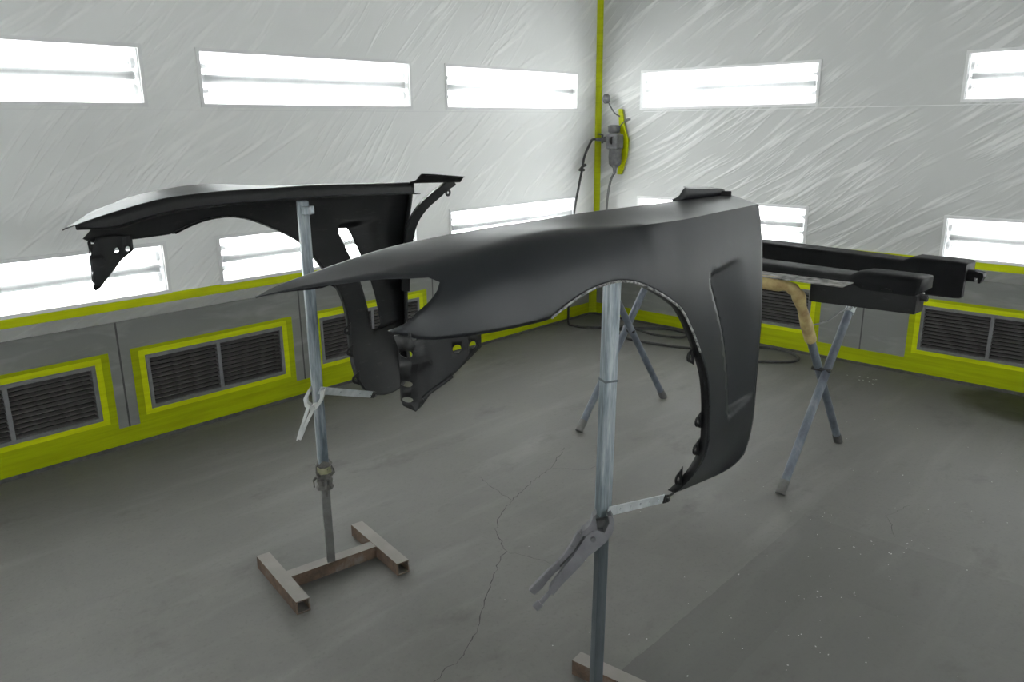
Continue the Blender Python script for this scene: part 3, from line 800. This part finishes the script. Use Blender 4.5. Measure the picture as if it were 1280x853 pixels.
# ------------------------------------------------------------------ locking pliers and perforated bars
def polys_thing(name, label, cat, origin, ax, ay, an, unit, cx, cy, parts, group):
    t = empty(name, origin); tag(t, label, cat, group)
    ax, ay, an = Vector(ax), Vector(ay), Vector(an)
    mp = lambda a, b, tt: tuple(ax * ((a - cx) * unit) + ay * (-(b - cy) * unit) + an * tt)
    for nm, poly, t0, t1, mat in parts:
        if nm in ('adjusting_screw', 'knurled_knob', 'rivet'):
            pts, r = poly
            MB().tube([mp(a, b, (t0 + t1) / 2 + c) for a, b, c in pts], r, 10).build(nm, M[mat], t, 40)
        else:
            MB().prism(poly, mp, t0, t1).build(nm, M[mat], t, None, .0012)
    return t
toward = -Vector((fw.x, fw.y, 0)).normalized()
p0 = Vector((-3.6935, -2.8735, .606)) + toward * .034
parts = [
    ('fixed_handle', [(430, 300), (455, 275), (500, 262), (550, 280), (582, 300), (560, 335), (500, 385), (450, 420), (400, 480), (330, 550), (270, 610), (225, 665), (195, 640), (205, 610), (250, 550), (300, 480), (350, 420), (390, 360)], -.006, .008, 'plier'),
    ('lever_handle', [(400, 270), (375, 285), (340, 350), (290, 425), (235, 480), (180, 530), (120, 590), (72, 640), (90, 648), (140, 600), (190, 552), (250, 500), (300, 450), (350, 400), (385, 345), (410, 310), (430, 285)], -.007, .005, 'plier'),
    ('release_lever', [(270, 490), (200, 535), (150, 585), (85, 655), (110, 668), (160, 625), (190, 585), (240, 530), (275, 505)], -.005, .003, 'plier'),
    ('jaw', [(500, 160), (475, 185), (462, 225), (430, 260), (405, 275), (400, 300), (430, 300), (470, 268), (502, 262), (498, 225), (490, 195)], -.020, .007, 'plier'),
    ('jaw', [(565, 172), (590, 165), (607, 200), (605, 250), (585, 305), (540, 280), (558, 248), (575, 215), (572, 190)], -.020, .010, 'plier'),
    ('jaw_insert', [(495, 215), (560, 205), (545, 245), (520, 262), (500, 258)], -.012, .000, 'dark_metal'),
    ('gap_shade', [(405, 308), (424, 300), (398, 348), (352, 412), (288, 482), (262, 505), (268, 484), (340, 402)], -.005, .003, 'dark_metal'),  # dark filler standing in for the shade in the gap between the handles
    ('adjusting_screw', ([(222, 635, 0), (130, 738, 0)], .0058), -.001, .003, 'plier'),
    ('knurled_knob', ([(146, 718, 0), (112, 752, 0)], .0095), -.001, .003, 'plier'),
    ('rivet', ([(475, 318, -.002), (475, 318, .0035)], .0062), .007, .009, 'plier'),
    ('rivet', ([(385, 288, -.002), (385, 288, .0035)], .0048), .004, .006, 'plier'),
    ('rivet', ([(345, 372, -.002), (345, 372, .0030)], .0040), .004, .006, 'plier')]
polys_thing('locking_pliers', 'grey locking pliers clamped on the near stand pole', 'pliers', p0, rt, up, toward, 1.90 / 979.6 / 5.333, 552, 205, parts, 'locking pliers on the stands')
p1 = Vector((-3.722, -1.761, .652)) + toward * .020
parts = [
    ('jaw', [(150, 172), (128, 205), (108, 245), (116, 292), (142, 304), (152, 285), (133, 270), (131, 240), (150, 205)], -.016, .008, 'plier_pale'),
    ('jaw', [(212, 195), (236, 188), (233, 225), (217, 270), (185, 310), (153, 306), (160, 280), (190, 273), (209, 240)], -.014, .010, 'plier_pale'),
    ('lever_handle', [(124, 300), (148, 292), (130, 345), (106, 410), (86, 484), (62, 498), (74, 450), (95, 390)], -.005, .006, 'plier_pale'),
    ('fixed_handle', [(158, 296), (178, 306), (158, 345), (130, 400), (108, 455), (92, 492), (80, 488), (97, 432), (128, 362)], -.004, .009, 'plier_pale'),
    ('rivet', ([(165, 296, -.002), (165, 296, .004)], .008), .009, .011, 'plier_pale')]
polys_thing('locking_pliers', 'whitish oversprayed locking pliers clamped on the farther stand pole', 'pliers', p1, rt, up, toward, 2.58 / 979.6 / 5.014, 186, 215, parts, 'locking pliers on the stands')

def perforated_bar(label, a, b, half_h, nholes, out, group, tip):
    """flat bar from the pole to the lower fender corner: real round holes"""
    a, b = Vector(a), Vector(b); L = (b - a).length; d = (b - a).normalized()
    nrm = (out - d * out.dot(d)).normalized(); upv = nrm.cross(d)
    if upv.z < 0: upv = -upv
    t = empty('perforated_bar', a); tag(t, label, 'bar', group)
    hl = [circle(L * (k + .9) / (nholes + .6), 0, .0048, 10) for k in range(nholes)]
    ol = [(-.012, -half_h), (L, -half_h), (L, half_h), (-.012, half_h)]
    p2, tr = flat_mesh(ol, hl)
    me = bpy.data.meshes.new('bar'); me.from_pydata([tuple(d * x + upv * y) for x, y in p2], [], tr)
    o = link('bar', me, M['bar'], t); s = o.modifiers.new('thickness', 'SOLIDIFY'); s.thickness = .003; s.offset = 0
    e = d * L
    MB().obox(e + d * .006, d * .011, upv * half_h * 1.02, nrm * .005).build('end_block', M['dark_metal'], t, None, .001)
    MB().tube([e + d * .007 - nrm * .010, e + d * .007 + nrm * .012], .0065, 6).build('bolt', M['dark_metal'], t)
    tp = Vector(tip) - a
    MB().obox((e + d * .014 + tp) / 2, (tp - e - d * .014) / 2, upv * .005, nrm * .0012).build('tip_tab', M['dark_metal'], t)
    return t
cF = Vector((-3.314, -2.831, .502)); pF = Vector((-3.692, -2.870, .617))
nF = Vector((-.3, -.95, 0)).normalized()
perforated_bar('pale perforated bar reaching from the near stand to the nearer fender corner', pF + nF * .024 + (cF - pF) * .02, pF + nF * .02 + (cF - pF) * .76, .0115, 5, nF, 'perforated bars', cF)
cL = Vector((-3.356, -1.57, .502)); pL = Vector((-3.722, -1.761, .662))
perforated_bar('pale perforated bar reaching from the farther stand to the farther fender corner', pL + nF * .024 + (cL - pL) * .02, pL + nF * .012 + (cL - pL) * .90, .0125, 2, nF, 'perforated bars', cL)

# ------------------------------------------------------------------ folding trestle with two side skirts
tr_ = empty('folding_trestle', (-1.80, -2.12, 0)); tag(tr_, 'blue-grey folding tube trestle with yellow-wrapped top, carrying two black skirts', 'trestle')
off = Vector((1.80, 2.12, 0))
def u_frame(f0, t0, t1, f1, rb=.07):
    f0, t0, t1, f1 = [Vector(p) for p in (f0, t0, t1, f1)]
    pts = [f0, f0.lerp(t0, .5)]
    for a, c, b in ((f0, t0, t1), (t0, t1, f1)):
        i = c + (a - c).normalized() * rb; o = c + (b - c).normalized() * rb
        for k in range(7):
            s = k / 6; pts.append(i * (1 - s) ** 2 + c * 2 * s * (1 - s) + o * s * s)
    pts += [t1.lerp(f1, .5), f1]
    return [p + off for p in pts]
fB = u_frame((-1.455, -2.600, .012), (-2.090, -2.600, .852), (-2.090, -1.640, .852), (-1.470, -1.640, .012))
fA = u_frame((-2.150, -2.638, .012), (-1.452, -2.638, .848), (-1.452, -1.602, .848), (-2.163, -1.602, .012))
ob = MB().tube(fB, .0175, 12).build('tube_frame', M['trestle'], tr_, 40)
oa = MB().tube(fA, .0180, 12).build('tube_frame', M['trestle'], tr_, 40)
for f, par in ((fB, ob), (fA, oa)):
    for e, n in ((0, 1), (-1, -2)):
        d = (f[n] - f[e]).normalized()
        MB().tube([f[e] - d * .010, f[e] + d * .05], .0205, 10).build('foot_cap', M['stand_grey'], par, 40)
# padding wrapped round the near bend and along the top rail of one frame
pad = [fB[0].lerp(fB[2], .80)] + fB[2:9] + [fB[9]] + fB[10:16]
pad = [fB[0].lerp(fB[2], .745 + .1 * k) for k in range(3)] + fB[2:16]
MB().tube(pad, [.024 + .0035 * math.sin(2.3 * i) + .002 * math.sin(5.1 * i) for i in range(len(pad))], 10).build('yellow_padding', M['yellow_pad'], ob, 50)
d = (fA[2] - fA[0]).normalized()
MB().tube([fA[0].lerp(fA[2], .86), fA[2]] + fA[3:9], .021, 10).build('dark_sleeve', M['dark_metal'], oa, 40)
for y0, y1 in ((-2.66, -2.578), (-1.66, -1.582)):
    c = Vector((-1.7985, 0, .448)) + off
    MB().tube([(c.x, y0 + off.y, c.z), (c.x, y1 + off.y, c.z)], .009, 8).build('pivot_bolt', M['dark_metal'], tr_, 40)
st_ = catmull([Vector((-1.945, -2.60, .665)) + off, Vector((-1.84, -2.63, .668)) + off, Vector((-1.72, -2.645, .690)) + off, Vector((-1.600, -2.650, .690)) + off], 6)
MB().tube(st_, .003, 6).build('tie_string', M['hose_grey'], tr_, 50)
MB().tube([Vector((-1.600, -2.638, .665)) + off, Vector((-1.575, -2.638, .695)) + off], .0225, 8).build('string_wrap', M['bar'], tr_, 50)

sk = empty('side_skirt', (-2.0, -2.1, .885)); tag(sk, 'black car side skirt lying nearest on the yellow-wrapped trestle rail', 'side skirt', 'side skirts on the trestle')
o3 = Vector((2.0, 2.1, -.885))
def loft(profs):
    """profs: list of (y, [(x, z)...]) rings along Y"""
    mb = MB(); n = len(profs[0][1])
    v = [Vector((x, y, z)) + o3 for y, pr in profs for x, z in pr]
    f = [(i * n + k, i * n + (k + 1) % n, (i + 1) * n + (k + 1) % n, (i + 1) * n + k) for i in range(len(profs) - 1) for k in range(n)]
    f += [tuple(reversed(range(n))), tuple(range((len(profs) - 1) * n, len(profs) * n))]
    return mb.add(v, f)
def ring1(top, fx=-1.995, bx=-1.80, zb=.872): return [(fx - .012, zb), (fx - .010, zb + .010), (fx + .012, top - .014), (fx + .026, top - .003), (fx + .05, top), (bx, top - .012), (bx, zb)]
def shrink(r, s):
    cx = sum(p[0] for p in r) / len(r); cz = sum(p[1] for p in r) / len(r)
    return [(cx + (x - cx) * s, cz + (z - cz) * s) for x, z in r]
body = [(-3.012, shrink(ring1(.917, zb=.855), .80)), (-3.004, shrink(ring1(.917, zb=.855), .96)), (-2.985, ring1(.917, zb=.855)), (-2.82, ring1(.919, zb=.857)), (-2.785, ring1(.917, zb=.872)), (-2.755, ring1(.899)), (-2.40, ring1(.906)), (-1.6, ring1(.915)), (-1.22, ring1(.918)), (-1.20, shrink(ring1(.918), .9))]
loft(body).build('body', M['skirt'], sk, 40)
fl_ = MB().box(Vector((-2.115, -2.785, .8755)) + o3, Vector((-1.98, -1.22, .8795)) + o3).build('scuffed_flange', M['skirt_worn'], sk, None, .001)
lip = MB()
prl = [(-2.005, -3.012, .788, .857), (-2.005, -2.80, .785, .872), (-2.005, -2.62, .782, .875)]
v = []
for x, y, z0, z1 in prl: v += [Vector((x, y, z0)) + o3, Vector((x + .10, y, z0 - .004)) + o3, Vector((x + .10, y, z1)) + o3, Vector((x, y, z1)) + o3]
lip.add(v, [(4 * i + k, 4 * i + (k + 1) % 4, 4 * i + 4 + (k + 1) % 4, 4 * i + 4 + k) for i in range(2) for k in range(4)] + [(3, 2, 1, 0), (8, 9, 10, 11)])
lip.build('lower_lip', M['inner'], sk, None, .004)
MB().prism([(-2.93, .857), (-2.925, .868), (-2.905, .872), (-2.888, .866), (-2.88, .857)], lambda a, b, t: tuple(Vector((t, a, b)) + o3), -2.012, -1.996).build('clip_boss', M['skirt'], sk)
MB().tube([Vector((-1.95, -3.00, .845)) + o3, Vector((-1.95, -3.035, .842)) + o3], [.018, .012], 8).build('end_plug', M['dark_metal'], sk, 40)

sk2 = empty('side_skirt', (-1.5, -2.1, .85)); tag(sk2, 'black car side skirt standing on edge behind, showing its tall flat face', 'side skirt', 'side skirts on the trestle')
o3 = Vector((1.5, 2.1, -.85))
def ring2(top): return [(-1.520, .770), (-1.528, .776), (-1.522, top - .016), (-1.512, top - .004), (-1.495, top), (-1.37, top - .006), (-1.37, .872), (-1.487, .872), (-1.494, .772)]
b2 = [(-3.046, shrink(ring2(.917), .93)), (-3.036, shrink(ring2(.918), .985)), (-3.015, ring2(.919)), (-2.838, ring2(.920)), (-2.803, ring2(.902)), (-2.5, ring2(.911)), (-2.17, ring2(.919)), (-1.5, ring2(.925)), (-1.15, ring2(.925))]
loft(b2).build('body', M['skirt'], sk2, 40)
MB().tube([Vector((-1.475, -3.02, .862)) + o3, Vector((-1.475, -3.075, .862)) + o3], .024, 10).build('end_plug', M['skirt'], sk2, 40)
MB().prism([(-3.075, .885), (-3.105, .878), (-3.108, .865), (-3.098, .838), (-3.090, .838), (-3.088, .858), (-3.075, .860)], lambda a, b, t: tuple(Vector((t, a, b)) + o3), -1.50, -1.45).build('end_hook', M['skirt'], sk2)

# ------------------------------------------------------------------ air regulator and hoses in the corner
RG = Vector((CX - .072, -.4243, 1.26))
rg = empty('air_regulator', RG); rg.scale = (.955,) * 3; tag(rg, 'grey air filter regulator hung on the right wall near the corner', 'regulator')
def lathe(prof, c, axis='z', n=14):
    mb = MB(); v = []
    for r, h in prof:
        for k in range(n):
            a = 2 * math.pi * k / n
            if axis == 'z': v.append((c[0] + r * math.cos(a), c[1] + r * math.sin(a), c[2] + h))
            else: v.append((c[0] + r * math.cos(a), c[1] + h, c[2] + r * math.sin(a)))
    m = len(prof)
    f = [(i * n + k, i * n + (k + 1) % n, (i + 1) * n + (k + 1) % n, (i + 1) * n + k) for i in range(m - 1) for k in range(n)]
    f += [tuple(reversed(range(n))), tuple(range((m - 1) * n, m * n))]
    return mb.add(v, f)
MB().obox((0, 0, .09), (.045, 0, 0), (0, .052, 0), (0, 0, .055)).build('regulator_body', M['regulator'], rg, None, .012)
lathe([(.030, 0), (.044, .012), (.046, .05), (.034, .06)], (0, .010, .150)).build('adjusting_knob', M['regulator'], rg, 40)
lathe([(.004, -.155), (.012, -.135), (.016, -.105), (.046, -.075), (.050, -.02), (.046, .04)], (0, -.006, 0)).build('filter_bowl', M['regulator'], rg, 40)
lathe([(.028, 0), (.028, .012), (.022, .016)], (-.045, -.008, .098), 'y').build('pressure_gauge', M['dark_metal'], rg, 40)
MB().tube([(0, .05, .105), (0, .095, .105), (0, .10, .105), (0, .17, .105)], [.022, .022, .015, .013], 10).build('hose_connector', M['regulator'], rg, 40)
vb = MB().tube([(0, .115, .075), (0, .115, .14)], .008, 8).tube([(0, .115, .14), (-.02, .14, .145)], .006, 6)
vb.build('shutoff_valve', M['regulator'], rg, 40)
yb = MB().prism([(-.005, .325), (.022, .322), (.030, .25), (-.035, .02), (-.040, -.02)][:0] or [(.012, .325), (-.020, .325), (-.045, .20), (-.085, .10), (-.075, -.02), (-.030, -.155), (.010, -.155), (-.005, -.05), (-.02, .10), (.005, .22)],
                lambda a, b, t: (t, a, b), .050, .068)
yb.build('yellow_backing', M['tape'], rg, None, .004)
MB().tube(catmull([(.03, -.02, .27), (.01, .02, .30), (0, .068, .375)], 5), .0055, 6).build('hook', M['regulator'], rg, 40)
lathe([(.018, -.018), (.034, -.010), (.036, .010), (.018, .020)], (0, .085, .398), 'y').build('hook_knob', M['regulator'], rg, 40)
MB().tube(catmull([(.02, -.03, .20), (0, -.075, .228), (-.01, -.11, .242), (-.01, -.140, .252)], 4), [.005] * 8 + [.010] * 5, 6).build('lever', M['regulator'], rg, 40)
hp = catmull([(CX - .072, -.258, 1.360), (CX - .09, -.235, 1.358), (-.385, -.268, 1.333), (-.445, -.266, 1.245), (-.472, -.266, 1.15), (-.508, -.266, 1.03), (-.55, -.262, .86), (-.565, -.25, .60), (-.565, -.235, .30), (-.56, -.225, .08), (-.555, -.225, .013),
              (-.56, -.27, .010), (-.555, -.345, .010), (-.470, -.461, .010), (-.409, -.564, .010), (-.290, -.70, .010), (-.19, -.85, .010), (-.20, -1.02, .010), (-.33, -1.06, .012), (-.43, -.90, .024), (-.40, -.70, .026), (-.48, -.63, .014), (-.60, -.80, .010), (-.576, -1.065, .010), (-.52, -1.248, .010), (-.424, -1.445, .010), (-.20, -1.583, .010), (-.17, -1.749, .010), (-.261, -1.882, .010), (-.374, -1.885, .010), (-.5, -1.742, .010), (-.66, -1.60, .010), (-.85, -1.50, .010)], 7)
ho = empty('air_hose', (-.40, -.18, 0)); tag(ho, 'dark air hose drooping from the regulator and looping over the floor', 'hose')
MB().tube([p - Vector((-.40, -.18, 0)) for p in hp], .0085, 8).build('hose_line', M['hose'], ho, 60)
kn = Vector((-.467, -.266, 1.17)) - Vector((-.40, -.18, 0))
MB().tube([kn + Vector((.02, -.012, .015)), kn + Vector((-.012, -.014, .006)), kn + Vector((-.02, .01, -.02)), kn + Vector((.025, .005, -.022))], .010, 6).build('knot', M['hose'], ho, 60)
h2 = catmull([(CX - .072, -.418, 1.115), (CX - .065, -.385, 1.05), (CX - .06, -.360, .92), (CX - .06, -.355, .70), (CX - .06, -.355, .40), (CX - .055, -.36, .12), (CX - .06, -.38, .012), (CX - .08, -.46, .010), (CX - .12, -.56, .010)], 6)
tag(MB().tube(h2, .0085, 8).build('drain_hose', M['hose_grey'], None, 60), 'thin grey hose hanging straight down from the regulator', 'hose')

# ------------------------------------------------------------------ floor cracks and paint flecks
def crack(pts, w, seed):
    rnd = random.Random(seed); P = []
    for i in range(len(pts) - 1):
        a, b = Vector((*pts[i], 0)), Vector((*pts[i + 1], 0)); n = max(2, int((b - a).length / .018))
        for k in range(n):
            p = a.lerp(b, k / n); P.append(p + Vector((rnd.uniform(-.006, .006), rnd.uniform(-.006, .006), 0)))
    P.append(Vector((*pts[-1], 0))); v = []; f = []
    for i, p in enumerate(P):
        t = (P[min(i + 1, len(P) - 1)] - P[max(i - 1, 0)]).normalized(); s = Vector((-t.y, t.x, 0)); ww = w * rnd.uniform(.25, 1) * .5
        v += [p + s * ww + Vector((0, 0, .0006)), p - s * ww + Vector((0, 0, .0006))]
        if i: f.append((2 * i - 2, 2 * i - 1, 2 * i + 1, 2 * i))
    return MB().add(v, f).build('crack', M['crack'], fl)
crack([(-3.95, -2.47), (-3.857, -2.433), (-3.788, -2.42), (-3.742, -2.419), (-3.622, -2.362), (-3.523, -2.29), (-3.429, -2.228), (-3.282, -2.134), (-3.23, -2.112), (-3.164, -2.0), (-3.081, -1.927), (-2.922, -1.854), (-2.82, -1.827), (-2.722, -1.799), (-2.579, -1.776), (-2.371, -1.674)], .0038, 1)
crack([(-3.23, -2.112), (-3.20, -2.20), (-3.18, -2.30)], .0024, 2)
crack([(-2.922, -1.854), (-2.90, -1.72), (-2.86, -1.60)], .0024, 3)
crack([(-2.579, -1.776), (-2.50, -1.90), (-2.38, -1.93)], .0024, 4)
crack([(-2.2, -3.10), (-2.05, -3.02), (-1.9, -3.06)], .002, 5)
rnd = random.Random(11); fk = MB()
for i in range(120):
    x = rnd.uniform(-3.6, -1.0); y = rnd.gauss(-2.95, .30)
    if rnd.random() < .35: x = rnd.uniform(-3.2, -2.2); y = rnd.gauss(-3.1, .12)
    if y < -4: continue
    r = rnd.uniform(.001, .0026) * (1.5 if rnd.random() < .1 else 1); a = rnd.uniform(0, 6)
    pts = [(x + r * rnd.uniform(.6, 1.3) * math.cos(a + k * 2 * math.pi / 5) * (1.8 if i % 5 == 0 else 1), y + r * rnd.uniform(.6, 1.3) * math.sin(a + k * 2 * math.pi / 5)) for k in range(5)]
    fk.prism(pts, lambda a_, b_, t: (a_, b_, t), .0002, .0010)
for (cx, cy, n) in ((-.42, -2.35, 14),):
    for i in range(n):
        x = cx + rnd.gauss(0, .05); y = cy + rnd.gauss(0, .05); r = rnd.uniform(.002, .007)
        fk.prism([(x + r * math.cos(k * 1.2566), y + r * math.sin(k * 1.2566)) for k in range(5)], lambda a_, b_, t: (a_, b_, t), .0002, .0012)
tag(fk.build('paint_flecks', M['fleck'], fl), kind='stuff')
